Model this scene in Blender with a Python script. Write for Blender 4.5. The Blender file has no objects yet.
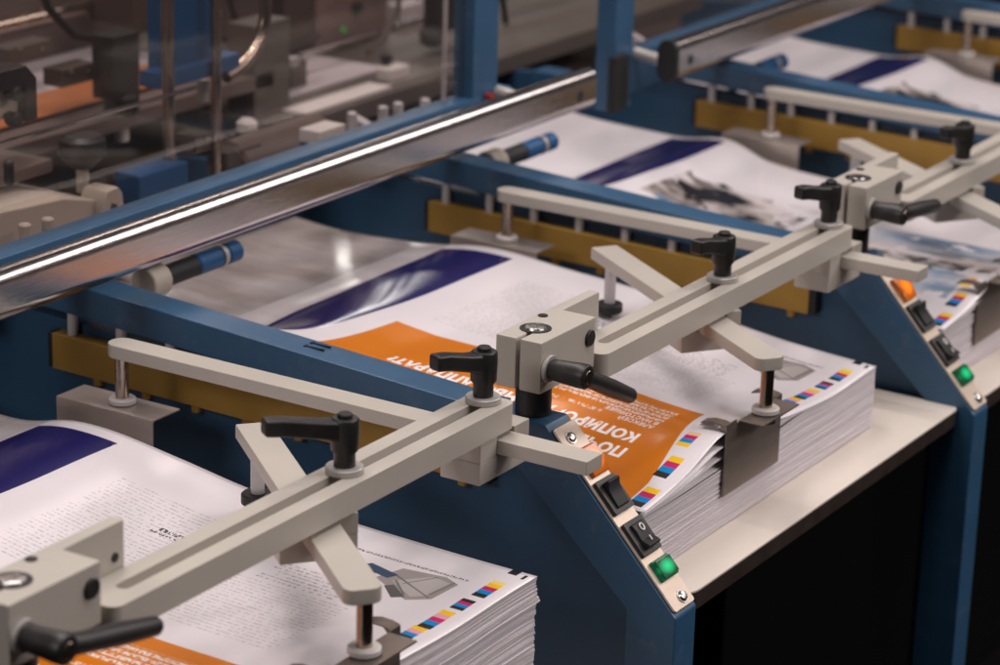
import bpy, bmesh, math, random
from mathutils import Vector, Matrix, noise as mnoise
random.seed(7)
C = bpy.context.scene.collection
PI = math.pi
rad = math.radians

# ------------------------------------------------------------------ camera
FPX = 2696.638
CAM = Vector((-1.27836798, -0.76087198, 0.53423321))
RX = Vector((0.53047156, -0.84725379, 0.02758517))
RY = Vector((-0.25142611, -0.18832978, -0.94937706))   # picture down
RZ = Vector((0.80955842, 0.4966819, -0.31292531))      # view axis

def at(px, py, axis, val):
    """point on the plane axis=val seen at a place in the photograph (1000x665)"""
    r = RX * ((px - 500) / FPX) + RY * ((py - 332.5) / FPX) + RZ
    i = 'XYZ'.index(axis)
    return CAM + r * ((val - CAM[i]) / r[i])

# ------------------------------------------------------------------ materials
def nodes_of(m):
    m.use_nodes = True
    nt = m.node_tree
    return nt, nt.nodes['Principled BSDF']

def mat(name, col, rough=0.5, metal=0.0, var=0.08, vscale=30, bump=0.0, bscale=400, stretch=None,
        rvar=0.1, spec=0.5, emit=None, estr=0.0, coat=0.0, dust=0.0):
    m = bpy.data.materials.new(name)
    nt, b = nodes_of(m)
    N, L = nt.nodes, nt.links
    tc = N.new('ShaderNodeTexCoord')
    mp = N.new('ShaderNodeMapping')
    L.new(tc.outputs['Object'], mp.inputs[0])
    if stretch: mp.inputs['Scale'].default_value = stretch
    n1 = N.new('ShaderNodeTexNoise'); n1.inputs['Scale'].default_value = vscale
    n1.inputs['Detail'].default_value = 5
    L.new(mp.outputs[0], n1.inputs['Vector'])
    mix = N.new('ShaderNodeMix'); mix.data_type = 'RGBA'
    mix.inputs[6].default_value = tuple(max(0, c * (1 - var * 2)) for c in col) + (1,)
    mix.inputs[7].default_value = tuple(min(1, c * (1 + var * 2)) for c in col) + (1,)
    L.new(n1.outputs[0], mix.inputs[0])
    out = mix.outputs[2]
    if dust > 0:
        n3 = N.new('ShaderNodeTexNoise'); n3.inputs['Scale'].default_value = 55; n3.inputs['Detail'].default_value = 8
        n3.inputs['Roughness'].default_value = 0.75
        L.new(tc.outputs['Object'], n3.inputs['Vector'])
        rp = N.new('ShaderNodeValToRGB'); rp.color_ramp.elements[0].position = .55; rp.color_ramp.elements[1].position = .75
        rp.color_ramp.elements[1].color = (dust, dust, dust, 1)
        L.new(n3.outputs[0], rp.inputs[0])
        mx2 = N.new('ShaderNodeMix'); mx2.data_type = 'RGBA'
        L.new(rp.outputs[0], mx2.inputs[0]); L.new(out, mx2.inputs[6])
        mx2.inputs[7].default_value = (0.33, 0.29, 0.25, 1)
        out = mx2.outputs[2]
    L.new(out, b.inputs['Base Color'])
    mr = N.new('ShaderNodeMapRange')
    mr.inputs[3].default_value = max(0.02, rough - rvar); mr.inputs[4].default_value = min(1, rough + rvar)
    L.new(n1.outputs[0], mr.inputs[0]); L.new(mr.outputs[0], b.inputs['Roughness'])
    b.inputs['Metallic'].default_value = metal
    b.inputs['Specular IOR Level'].default_value = spec
    b.inputs['Coat Weight'].default_value = coat
    if bump > 0:
        n2 = N.new('ShaderNodeTexNoise'); n2.inputs['Scale'].default_value = bscale; n2.inputs['Detail'].default_value = 3
        L.new(mp.outputs[0], n2.inputs['Vector'])
        bp = N.new('ShaderNodeBump'); bp.inputs['Strength'].default_value = bump; bp.inputs['Distance'].default_value = 0.0006
        L.new(n2.outputs[0], bp.inputs['Height']); L.new(bp.outputs[0], b.inputs['Normal'])
    if emit:
        b.inputs['Emission Color'].default_value = tuple(emit) + (1,)
        b.inputs['Emission Strength'].default_value = estr
    return m

M = {}
M['beige'] = mat('beige_powder_coat', (0.45, 0.418, 0.37), 0.42, 0, 0.055, 14, 0.16, 1300, dust=0.20)
M['cream'] = mat('cream_casting', (0.42, 0.37, 0.31), 0.5, 0, 0.08, 20, 0.1, 600)
M['blue'] = mat('blue_paint', (0.027, 0.088, 0.172), 0.38, 0, 0.12, 18, 0.14, 800, dust=0.16)
M['navy'] = mat('navy_panel', (0.019, 0.064, 0.128), 0.45, 0, 0.12, 12, 0.08, 700)
M['bblue'] = mat('bright_blue_plastic', (0.006, 0.070, 0.19), 0.45, 0, 0.1, 30)
M['brass'] = mat('ochre_brass', (0.37, 0.215, 0.045), 0.45, 0.3, 0.14, 26, 0.1, 500, dust=0.1)
M['chrome'] = mat('brushed_chrome', (0.60, 0.555, 0.54), 0.19, 1.0, 0.05, 60, 0.10, 60, stretch=(1.2, 40, 40), rvar=0.12)
M['steel'] = mat('steel_plate', (0.24, 0.195, 0.17), 0.36, 0.7, 0.10, 30, 0.10, 200, stretch=(1, 1, 6), rvar=0.08)
M['alu'] = mat('pale_bent_plate', (0.50, 0.43, 0.385), 0.34, 0.6, 0.08, 30, 0.10, 200, rvar=0.08)
M['rod'] = mat('steel_rod', (0.42, 0.35, 0.29), 0.25, 1.0, 0.15, 60)
M['zinc'] = mat('zinc_screw', (0.62, 0.6, 0.58), 0.28, 1.0, 0.05, 200)
M['black'] = mat('black_plastic', (0.014, 0.013, 0.013), 0.42, 0, 0.2, 60, 0.12, 1800, dust=0.05)
M['blackrub'] = mat('black_rubber', (0.008, 0.008, 0.009), 0.55, 0, 0.2, 60)
M['washer'] = mat('grey_washer', (0.42, 0.40, 0.38), 0.4, 0.3, 0.06, 90)
M['white'] = mat('white_nylon', (0.62, 0.58, 0.56), 0.45, 0, 0.05, 80)
M['pin'] = mat('pale_pin', (0.50, 0.48, 0.48), 0.4, 0.1, 0.1, 80)
M['strip'] = mat('brushed_strip', (0.62, 0.52, 0.43), 0.42, 0.7, 0.05, 40, 0.06, 300, stretch=(1, 8, 8), rvar=0.06)
M['table'] = mat('cream_laminate', (0.72, 0.655, 0.585), 0.34, 0, 0.035, 9, 0.05, 500)
M['edge'] = mat('brown_edge', (0.030, 0.020, 0.016), 0.5, 0, 0.2, 60)
M['olive'] = mat('olive_grey', (0.090, 0.076, 0.066), 0.5, 0, 0.12, 14)
M['brown'] = mat('dark_brown', (0.050, 0.033, 0.027), 0.55, 0, 0.15, 12)
M['greybrown'] = mat('grey_brown', (0.115, 0.084, 0.076), 0.5, 0, 0.12, 8)
M['lilac'] = mat('lilac_sheet', (0.46, 0.42, 0.44), 0.5, 0, 0.06, 6)
M['orange_card'] = mat('orange_card', (0.36, 0.115, 0.03), 0.5, 0, 0.12, 16)
M['floor'] = mat('floor_and_shade_black', (0.003, 0.003, 0.003), 0.9, 0, 0.2, 3, spec=0.1)  # near-black, with the shade below the tables put into the colour
M['wall'] = mat('wall_brown', (0.085, 0.06, 0.054), 0.8, 0, 0.25, 2.5)
M['pink'] = mat('pink_grey_face', (0.16, 0.105, 0.10), 0.5, 0, 0.15, 30)
M['red'] = mat('red_plastic', (0.35, 0.03, 0.015), 0.4, 0, 0.1, 30)
M['mark'] = mat('white_mark', (0.75, 0.73, 0.70), 0.5)
M['groove'] = mat('dark_groove', (0.006, 0.010, 0.016), 0.6)
M['letter'] = mat('white_print', (0.88, 0.83, 0.82), 0.30, 0, 0.02)
M['inkblack'] = mat('black_print', (0.02, 0.02, 0.02), 0.4)
M['paper'] = mat('plain_paper', (0.70, 0.655, 0.675), 0.4, 0, 0.02, 20)

def lens(name, col, e, s):
    m = bpy.data.materials.new(name); nt, b = nodes_of(m); N, L = nt.nodes, nt.links
    tc = N.new('ShaderNodeTexCoord')
    mp = N.new('ShaderNodeMapping'); mp.vector_type = 'POINT'; mp.inputs['Location'].default_value = (-.5, -.5, -.5)
    L.new(tc.outputs['Generated'], mp.inputs[0])
    vl = N.new('ShaderNodeVectorMath'); vl.operation = 'LENGTH'; L.new(mp.outputs[0], vl.inputs[0])
    rp = N.new('ShaderNodeMapRange'); rp.inputs[1].default_value = 0.02; rp.inputs[2].default_value = 0.52
    rp.inputs[3].default_value = s * 2.6; rp.inputs[4].default_value = s * 0.08
    L.new(vl.outputs['Value'], rp.inputs[0])
    b.inputs['Base Color'].default_value = col + (1,)
    b.inputs['Roughness'].default_value = 0.12
    b.inputs['Emission Color'].default_value = e + (1,)
    L.new(rp.outputs[0], b.inputs['Emission Strength'])
    return m
M['green_lens'] = lens('green_lens', (0.0, 0.055, 0.022), (0.02, 0.72, 0.26), 0.62)
M['orange_lens'] = lens('orange_lens', (0.55, 0.13, 0.01), (1.0, 0.22, 0.01), 0.75)
M['led'] = lens('led_green', (0.05, 0.4, 0.05), (0.10, 1.0, 0.12), 0.9)

def glass_mat():
    m = bpy.data.materials.new('clear_acrylic'); m.use_nodes = True
    nt = m.node_tree; N, L = nt.nodes, nt.links
    N.clear()
    o = N.new('ShaderNodeOutputMaterial'); tr = N.new('ShaderNodeBsdfTransparent'); gl = N.new('ShaderNodeBsdfGlossy')
    df = N.new('ShaderNodeBsdfDiffuse'); df.inputs[0].default_value = (0.5, 0.46, 0.45, 1)
    tr.inputs[0].default_value = (0.90, 0.87, 0.86, 1); gl.inputs['Roughness'].default_value = 0.06
    mx = N.new('ShaderNodeMixShader'); mx2 = N.new('ShaderNodeMixShader')
    tc = N.new('ShaderNodeTexCoord'); n = N.new('ShaderNodeTexNoise'); n.inputs['Scale'].default_value = 9; n.inputs['Detail'].default_value = 6
    L.new(tc.outputs['Object'], n.inputs['Vector'])
    mr = N.new('ShaderNodeMapRange'); mr.inputs[3].default_value = 0.0; mr.inputs[4].default_value = 0.03
    L.new(n.outputs[0], mr.inputs[0])
    L.new(mr.outputs[0], mx2.inputs[0]); L.new(tr.outputs[0], mx2.inputs[1]); L.new(df.outputs[0], mx2.inputs[2])
    mx.inputs[0].default_value = 0.045; L.new(mx2.outputs[0], mx.inputs[1]); L.new(gl.outputs[0], mx.inputs[2])
    L.new(mx.outputs[0], o.inputs[0])
    return m
M['glass'] = glass_mat()

# printed sheet: rectangles, text dashes and picture patches in sheet millimetres (UV)
def print_material(name, items, paper=(0.700, 0.662, 0.690), rough=0.14):
    m = bpy.data.materials.new(name); nt, b = nodes_of(m); N, L = nt.nodes, nt.links
    uv = N.new('ShaderNodeUVMap'); uv.uv_map = 'UVMap'
    sp = N.new('ShaderNodeSeparateXYZ'); L.new(uv.outputs[0], sp.inputs[0])
    U, V = sp.outputs[0], sp.outputs[1]
    def mth(op, a, b2=None, c=None):
        n = N.new('ShaderNodeMath'); n.operation = op
        for k, x in enumerate((a, b2, c)):
            if x is None: continue
            if isinstance(x, (int, float)): n.inputs[k].default_value = x
            else: L.new(x, n.inputs[k])
        return n.outputs[0]
    def rect(u0, u1, v0, v1):
        return mth('MULTIPLY', mth('COMPARE', U, (u0 + u1) / 2, (u1 - u0) / 2), mth('COMPARE', V, (v0 + v1) / 2, (v1 - v0) / 2))
    def noise(x, y, scale, detail=3):
        cx = N.new('ShaderNodeCombineXYZ'); L.new(x, cx.inputs[0]); L.new(y, cx.inputs[1])
        n = N.new('ShaderNodeTexNoise'); n.noise_dimensions = '2D'; n.inputs['Scale'].default_value = scale
        n.inputs['Detail'].default_value = detail
        L.new(cx.outputs[0], n.inputs['Vector']); return n.outputs[0]
    cur = None
    base = N.new('ShaderNodeRGB'); base.outputs[0].default_value = paper + (1,); cur = base.outputs[0]
    def over(mask, col):
        nonlocal cur
        mx = N.new('ShaderNodeMix'); mx.data_type = 'RGBA'; L.new(mask, mx.inputs[0]); L.new(cur, mx.inputs[6])
        if isinstance(col, tuple): mx.inputs[7].default_value = col + (1,)
        else: L.new(col, mx.inputs[7])
        cur = mx.outputs[2]
    for it in items:
        k = it[0]
        if k == 'rect':
            over(rect(*it[1:5]), it[5])
        elif k == 'poly':     # convex polygon as half planes
            pts = it[1]; msk = None
            if sum(p[0] * q[1] - q[0] * p[1] for p, q in zip(pts, pts[1:] + pts[:1])) < 0: pts = pts[::-1]
            for i in range(len(pts)):
                (ax, ay), (bx, by) = pts[i], pts[(i + 1) % len(pts)]
                nx, ny = -(by - ay), (bx - ax)
                d = mth('SUBTRACT', mth('ADD', mth('MULTIPLY', U, nx), mth('MULTIPLY', V, ny)), nx * ax + ny * ay)
                g = mth('GREATER_THAN', d, 0.0)
                msk = g if msk is None else mth('MULTIPLY', msk, g)
            over(msk, it[2])
        elif k == 'text':     # (u0,u1,v0,v1,pitch,fill,colour,strength,threshold)
            _, u0, u1, v0, v1, p, fill, col, st, th = it
            q = mth('DIVIDE', U, p)
            line = mth('LESS_THAN', mth('FRACT', q), fill)
            row = mth('MULTIPLY', mth('FLOOR', q), 17.31)
            words = mth('GREATER_THAN', noise(mth('MULTIPLY', V, 0.42), row, 1.0, 2), th)
            lets = mth('GREATER_THAN', noise(mth('MULTIPLY', V, 4.6 / p), mth('ADD', row, mth('MULTIPLY', U, 0.35)), 1.0, 1), 0.47)
            # ragged line ends
            rag = mth('LESS_THAN', mth('SUBTRACT', V, mth('MULTIPLY', noise(row, row, 1.0, 0), 16.0)), v1 - 8)
            msk = mth('MULTIPLY', mth('MULTIPLY', mth('MULTIPLY', rect(u0, u1, v0, v1), line), mth('MULTIPLY', words, rag)),
                      mth('MULTIPLY', lets, st))
            over(msk, col)
        elif k == 'pic':      # noisy picture patch: (u0,u1,v0,v1,ramp,scale,edge)
            _, u0, u1, v0, v1, ramp, sc, soft = it
            n = noise(mth('MULTIPLY', U, 1.0), mth('MULTIPLY', V, 0.55), sc, 6)
            rp = N.new('ShaderNodeValToRGB'); els = rp.color_ramp.elements
            while len(els) < len(ramp): els.new(0.5)
            for e, (pos, col) in zip(els, ramp): e.position = pos; e.color = col + (1,)
            L.new(n, rp.inputs[0])
            msk = rect(u0, u1, v0, v1)
            if soft:
                n2 = noise(U, V, 0.035, 4)
                msk = mth('MULTIPLY', msk, mth('GREATER_THAN', n2, soft))
            over(msk, rp.outputs[0])
    # slight mottling of the paper
    n = noise(U, V, 0.02, 1)
    mr = N.new('ShaderNodeMapRange'); mr.inputs[3].default_value = 0.97; mr.inputs[4].default_value = 1.03; L.new(n, mr.inputs[0])
    mx = N.new('ShaderNodeMix'); mx.data_type = 'RGBA'; mx.blend_type = 'MULTIPLY'; mx.inputs[0].default_value = 1
    cc = N.new('ShaderNodeCombineColor'); [L.new(mr.outputs[0], cc.inputs[i]) for i in range(3)]
    L.new(cur, mx.inputs[6]); L.new(cc.outputs[0], mx.inputs[7])
    L.new(mx.outputs[2], b.inputs['Base Color'])
    mr2 = N.new('ShaderNodeMapRange'); mr2.inputs[3].default_value = rough - 0.03; mr2.inputs[4].default_value = rough + 0.06
    L.new(n, mr2.inputs[0]); L.new(mr2.outputs[0], b.inputs['Roughness'])
    b.inputs['Specular IOR Level'].default_value = 0.38
    # soft waviness of the sheet
    bp = N.new('ShaderNodeBump'); bp.inputs['Strength'].default_value = 0.12; bp.inputs['Distance'].default_value = 0.002
    L.new(noise(mth('MULTIPLY', U, 0.5), V, 0.016, 0), bp.inputs['Height']); L.new(bp.outputs[0], b.inputs['Normal'])
    return m

K_, C_, M_, Y_ = (0.022, 0.022, 0.025), (0.0, 0.22, 0.55), (0.50, 0.02, 0.13), (0.80, 0.50, 0.01)
PK = (0.72, 0.33, 0.40)
def bar(u, v, cols, w=6.2, h=8.5):
    return [('rect', u + i * w, u + (i + 1) * w, v, v + h, c) for i, c in enumerate(cols)]
PURPLE, ORANGE = (0.016, 0.012, 0.090), (0.58, 0.165, 0.003)
INK = (0.10, 0.09, 0.10)
def front_margin():
    it = []
    it += bar(-9, 4, (K_, C_, M_, Y_)); it += bar(29, 8, (K_, C_, M_, Y_)); it += bar(66, 12, (Y_, C_, M_, (0.75, 0.5, 0.3)), 5)
    it += [('pic', 98, 118, 9, 21, [(0.35, (0.06, 0.06, 0.07)), (0.65, (0.6, 0.5, 0.48))], 0.09, 0)]
    it += bar(211, 11, (K_, C_, PK, Y_), 4.5); it += bar(229, 10, (K_, C_, M_, PK, Y_), 5.2)
    it += bar(259, 9, (K_, C_, M_, K_), 3.6); it += bar(279, 8, (K_, C_, M_, Y_, (0.80, 0.62, 0.2)), 4.9)
    it += [('rect', 313, 319, 4, 6, K_), ('rect', 315.5, 322, 10, 16, K_)]
    return it
def page_items():
    it = [('rect', 12, 309, 288, 350, PURPLE),
          ('text', 14, 34, 294, 322, 4.2, 0.6, (0.65, 0.62, 0.68), 0.8, 0.40),
          ('poly', [(-14, 13), (20, 14), (128, 32), (128, 268), (-14, 268)], ORANGE),
          ('text', 90.3, 114.3, 42, 200, 6.0, 0.68, (0.76, 0.68, 0.62), 1.0, 0.30),
          ('text', 77.2, 82, 80, 150, 7.0, 0.62, (0.74, 0.64, 0.55), 0.85, 0.40),
          ('text', 150, 276, 152, 256, 3.9, 0.40, INK, 0.36, 0.43),
          ('text', 150, 226, 58, 136, 3.9, 0.40, INK, 0.36, 0.43),
          ('text', 228, 254, 72, 124, 4.0, 0.45, INK, 0.6, 0.45),
          ('text', 236, 244, 143, 205, 8.0, 0.75, K_, 0.9, 0.42),
          ('text', 292.6, 295.4, 27, 132, 3.9, 0.62, INK, 0.95, 0.33),
          # picture of an office machine
          ('poly', [(253, 42), (262, 31), (286, 29), (291, 40), (287, 66), (268, 72)], (0.30, 0.27, 0.26)),
          ('poly', [(258, 42), (264, 36), (285, 33), (287, 46), (270, 62)], (0.42, 0.39, 0.38)),
          ('poly', [(269, 55), (270.2, 55), (288, 44), (288, 43)], (0.12, 0.11, 0.11)),
          ('poly', [(262, 33), (263, 33), (279, 66), (278, 67)], (0.14, 0.13, 0.13)),
          ('poly', [(258, 47), (259, 46), (272, 60), (271, 61)], (0.16, 0.15, 0.15)), ('poly', [(266, 34), (287, 31), (287.6, 33), (266, 36)], (0.20, 0.19, 0.19)),
          ('poly', [(251, 50), (256, 44), (266, 58), (262, 62)], (0.10, 0.10, 0.10)), ('poly', [(272, 75), (275, 73), (279, 83), (276, 85)], (0.20, 0.26, 0.32)),
          ('poly', [(271, 66), (278, 63), (283, 84), (276, 90)], (0.02, 0.055, 0.11)),
          ('poly', [(275, 86), (277, 84), (283, 94), (281, 95)], (0.03, 0.03, 0.035))]
    return it + front_margin() + [('pic', -14, 322, 351, 376, [(0.25, (0.43, 0.39, 0.39)), (0.7, (0.58, 0.54, 0.555))], 0.03, 0), ('pic', -14, 322, 376, 500, [(0.25, (0.22, 0.18, 0.165)), (0.5, (0.34, 0.30, 0.29)), (0.72, (0.46, 0.42, 0.42))], 0.022, 0)]
def back_items(dark):
    sky = [(0.30, (0.07, 0.13, 0.22)), (0.45, (0.28, 0.36, 0.46)), (0.6, (0.55, 0.53, 0.57)), (0.8, (0.62, 0.55, 0.55))]
    drk = [(0.35, (0.02, 0.022, 0.03)), (0.47, (0.10, 0.09, 0.09)), (0.55, (0.35, 0.31, 0.30)), (0.75, (0.6, 0.55, 0.55))]
    it = [('rect', 12, 312, 345, 398, PURPLE),
          ('poly', [(135, 222), (162, 212), (205, 258), (230, 302), (190, 326), (150, 300)], (0.022, 0.020, 0.022)),
          ('pic', 128, 222, 205, 330, [(0.40, (0.02, 0.02, 0.024)), (0.50, (0.30, 0.26, 0.24)), (0.62, (0.62, 0.57, 0.58))], 0.035, 0.42),
          ('pic', 90, 145, 215, 320, sky, 0.04, 0.42),
          ('pic', 140, 205, 10, 165, sky, 0.018, 0.34), ('pic', 60, 125, 30, 130, drk, 0.09, 0.40), ('pic', 40, 100, 20, 140, sky, 0.03, 0.45)]
    return it + front_margin()
M['page'] = print_material('printed_page', page_items())
M['page_photo'] = print_material('printed_photo_page', back_items(True))
M['page_loose'] = print_material('printed_loose_page', front_margin())

def stack_edge_mat():
    m = bpy.data.materials.new('stacked_paper_edges'); nt, b = nodes_of(m); N, L = nt.nodes, nt.links
    uv = N.new('ShaderNodeUVMap'); uv.uv_map = 'UVMap'
    mp = N.new('ShaderNodeMapping'); mp.inputs['Scale'].default_value = (0.16, 2.6, 1); L.new(uv.outputs[0], mp.inputs[0])
    n = N.new('ShaderNodeTexNoise'); n.noise_dimensions = '2D'; n.inputs['Scale'].default_value = 1.0; n.inputs['Detail'].default_value = 6
    n.inputs['Roughness'].default_value = 0.7
    L.new(mp.outputs[0], n.inputs['Vector'])
    rp = N.new('ShaderNodeValToRGB'); e = rp.color_ramp.elements
    e[0].position = 0.28; e[0].color = (0.40, 0.36, 0.385, 1); e[1].position = 0.55; e[1].color = (0.76, 0.715, 0.74, 1)
    L.new(n.outputs[0], rp.inputs[0]); L.new(rp.outputs[0], b.inputs['Base Color'])
    b.inputs['Roughness'].default_value = 0.75
    bp = N.new('ShaderNodeBump'); bp.inputs['Strength'].default_value = 0.5; bp.inputs['Distance'].default_value = 0.0004
    L.new(n.outputs[0], bp.inputs['Height']); L.new(bp.outputs[0], b.inputs['Normal'])
    return m
M['edges'] = stack_edge_mat()

# ------------------------------------------------------------------ object helpers
def tag(o, label=None, cat=None, group=None, kind=None):
    if label: o['label'] = label
    if cat: o['category'] = cat
    if group: o['group'] = group
    if kind: o['kind'] = kind
    return o

def wloc(o):
    v = Vector((0, 0, 0))
    while o: v = v + o.location; o = o.parent
    return v

def thing(name, loc, label, cat, group=None):
    o = bpy.data.objects.new(name, None); C.objects.link(o)
    o.location = loc; o.empty_display_size = 0.03
    return tag(o, label, cat, group)

def obj(name, bm, m, parent=None, origin=None, smooth=True, angle=35, mats=None):
    """one mesh object; the bmesh is in world coordinates"""
    bmesh.ops.recalc_face_normals(bm, faces=bm.faces)
    o0 = wloc(parent) if parent else Vector(origin or (0, 0, 0))
    bm.transform(Matrix.Translation(-o0))
    if smooth:
        for f in bm.faces: f.smooth = True
        for e in bm.edges:
            if len(e.link_faces) == 2 and e.calc_face_angle(0) > rad(angle): e.smooth = False
    me = bpy.data.meshes.new(name); bm.to_mesh(me); bm.free()
    me.materials.append(m)
    for x in (mats or []): me.materials.append(x)
    o = bpy.data.objects.new(name, me); C.objects.link(o)
    if smooth and len(me.polygons) < 1500:
        wn = o.modifiers.new('normals', 'WEIGHTED_NORMAL'); wn.keep_sharp = True; wn.weight = 90
    if parent: o.parent = parent
    else: o.location = o0
    return o

def bevel_new(bm, before, w, seg=2):
    vs = [v for v in bm.verts if v not in before]
    if w <= 0: return
    es = list({e for v in vs for e in v.link_edges if len(e.link_faces) == 2 and e.calc_face_angle(0) > rad(30)})
    bmesh.ops.bevel(bm, geom=es, offset=w, segments=seg, profile=0.5, affect='EDGES', clamp_overlap=True)

def box(bm, x0, x1, y0, y1, z0, z1, bev=0.0, mtx=None, seg=2):
    before = set(bm.verts)
    r = bmesh.ops.create_cube(bm, size=1.0)
    vs = r['verts']
    for v in vs:
        v.co = Vector((x0 + (v.co.x + .5) * (x1 - x0), y0 + (v.co.y + .5) * (y1 - y0), z0 + (v.co.z + .5) * (z1 - z0)))
    bevel_new(bm, before, bev, seg)
    if mtx:
        bmesh.ops.transform(bm, matrix=mtx, verts=[v for v in bm.verts if v not in before])
    return bm

def prism(bm, pts, axis, a0, a1, bev=0.0, mtx=None, seg=2):
    """polygon extruded along an axis; pts are the two other coordinates in xyz order"""
    before = set(bm.verts)
    def mk(p, a):
        if axis == 'X': return (a, p[0], p[1])
        if axis == 'Y': return (p[0], a, p[1])
        return (p[0], p[1], a)
    lo = [bm.verts.new(mk(p, a0)) for p in pts]; hi = [bm.verts.new(mk(p, a1)) for p in pts]
    n = len(pts)
    bm.faces.new(lo[::-1]); bm.faces.new(hi)
    for i in range(n): bm.faces.new((lo[i], lo[(i + 1) % n], hi[(i + 1) % n], hi[i]))
    bmesh.ops.recalc_face_normals(bm, faces=[f for f in bm.faces if f.verts[0] not in before])
    bevel_new(bm, before, bev, seg)
    if mtx:
        bmesh.ops.transform(bm, matrix=mtx, verts=[v for v in bm.verts if v not in before])
    return bm

def tube(bm, pts, radii, seg=20, cap=True, round_end=False):
    """lathe along a polyline with a radius per point"""
    P = [Vector(p) for p in pts]
    if isinstance(radii, (int, float)): radii = [radii] * len(P)
    rings = []
    up = None
    for i, p in enumerate(P):
        if i == 0: d = next((q - p for q in P[1:] if (q - p).length > 1e-9))
        elif i == len(P) - 1: d = next((p - q for q in P[-2::-1] if (p - q).length > 1e-9))
        else:
            d = (P[i + 1] - P[i - 1])
        d.normalize()
        if up is None or abs(up.dot(d)) > .98:
            up = Vector((0, 0, 1)) if abs(d.z) < .9 else Vector((1, 0, 0))
        a = d.cross(up).normalized(); b = a.cross(d).normalized(); up = b
        rings.append([bm.verts.new(p + (a * math.cos(t) + b * math.sin(t)) * radii[i]) for t in [2 * PI * k / seg for k in range(seg)]])
    for r0, r1 in zip(rings, rings[1:]):
        for k in range(seg): bm.faces.new((r0[k], r0[(k + 1) % seg], r1[(k + 1) % seg], r1[k]))
    if cap:
        bm.faces.new(rings[0][::-1]); bm.faces.new(rings[-1])
    return bm

def cyl(bm, p0, p1, r, seg=24, ch=0.0):
    p0, p1 = Vector(p0), Vector(p1); d = (p1 - p0).normalized()
    if ch > 0: return tube(bm, [p0, p0 + d * ch, p1 - d * ch, p1], [r - ch, r, r, r - ch], seg)
    return tube(bm, [p0, p1], r, seg)

def rounded(x0, x1, y0, y1, r, k=5):
    out = []
    rs = r if isinstance(r, (list, tuple)) else [r] * 4
    for (cx, cy, a0, rr) in ((x1 - rs[0], y1 - rs[0], 0, rs[0]), (x0 + rs[1], y1 - rs[1], 90, rs[1]), (x0 + rs[2], y0 + rs[2], 180, rs[2]), (x1 - rs[3], y0 + rs[3], 270, rs[3])):
        for i in range(k + 1):
            a = rad(a0 + 90 * i / k); out.append((cx + rr * math.cos(a), cy + rr * math.sin(a)))
    return out

def slotted(bm, outer, inner, z0, z1):
    n = len(outer)
    O0 = [bm.verts.new((p[0], p[1], z0)) for p in outer]; O1 = [bm.verts.new((p[0], p[1], z1)) for p in outer]
    I0 = [bm.verts.new((p[0], p[1], z0)) for p in inner]; I1 = [bm.verts.new((p[0], p[1], z1)) for p in inner]
    for i in range(n):
        j = (i + 1) % n
        bm.faces.new((O1[i], O1[j], I1[j], I1[i])); bm.faces.new((O0[j], O0[i], I0[i], I0[j]))
        bm.faces.new((O0[i], O0[j], O1[j], O1[i])); bm.faces.new((I0[j], I0[i], I1[i], I1[j]))
    return bm

def B(): return bmesh.new()

# ------------------------------------------------------------------ setting
bm = B(); box(bm, -6, 12, -6, 9, -0.95, -0.90)
tag(obj('floor', bm, M['floor']), kind='structure')
bm = B(); box(bm, -3, 9, 1.75, 1.8, -0.90, 1.6)
tag(obj('wall', bm, M['wall']), kind='structure')

P = 0.45                         # pitch of the stations
X0 = [-0.45, 0.0, 0.444, 0.890, 1.340]
OFZ = [0, 0, -0.006, -0.008, -0.010]    # the further stations sit a little lower
where = ['nearest, bottom-left', 'in-focus middle', 'second from the right', 'far right', 'farthest']

# ------------------------------------------------------------------ side frames with control strips
TY, TZ = -0.677, -0.736          # down the slant
NY, NZ = -0.736, 0.677           # out of the slant
def SL(x, s, h):                 # a point on the slanted strip: x, distance down it, height off it
    return Vector((x, -0.0188 + TY * s + NY * h, -0.0077 + TZ * s + NZ * h))
def slant_mtx(x0):
    m = Matrix(((1, 0, 0, x0), (0, TY, NY, -0.0188), (0, TZ, NZ, -0.0077), (0, 0, 0, 1)))
    return m                     # local (x, s, h) -> world

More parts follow.
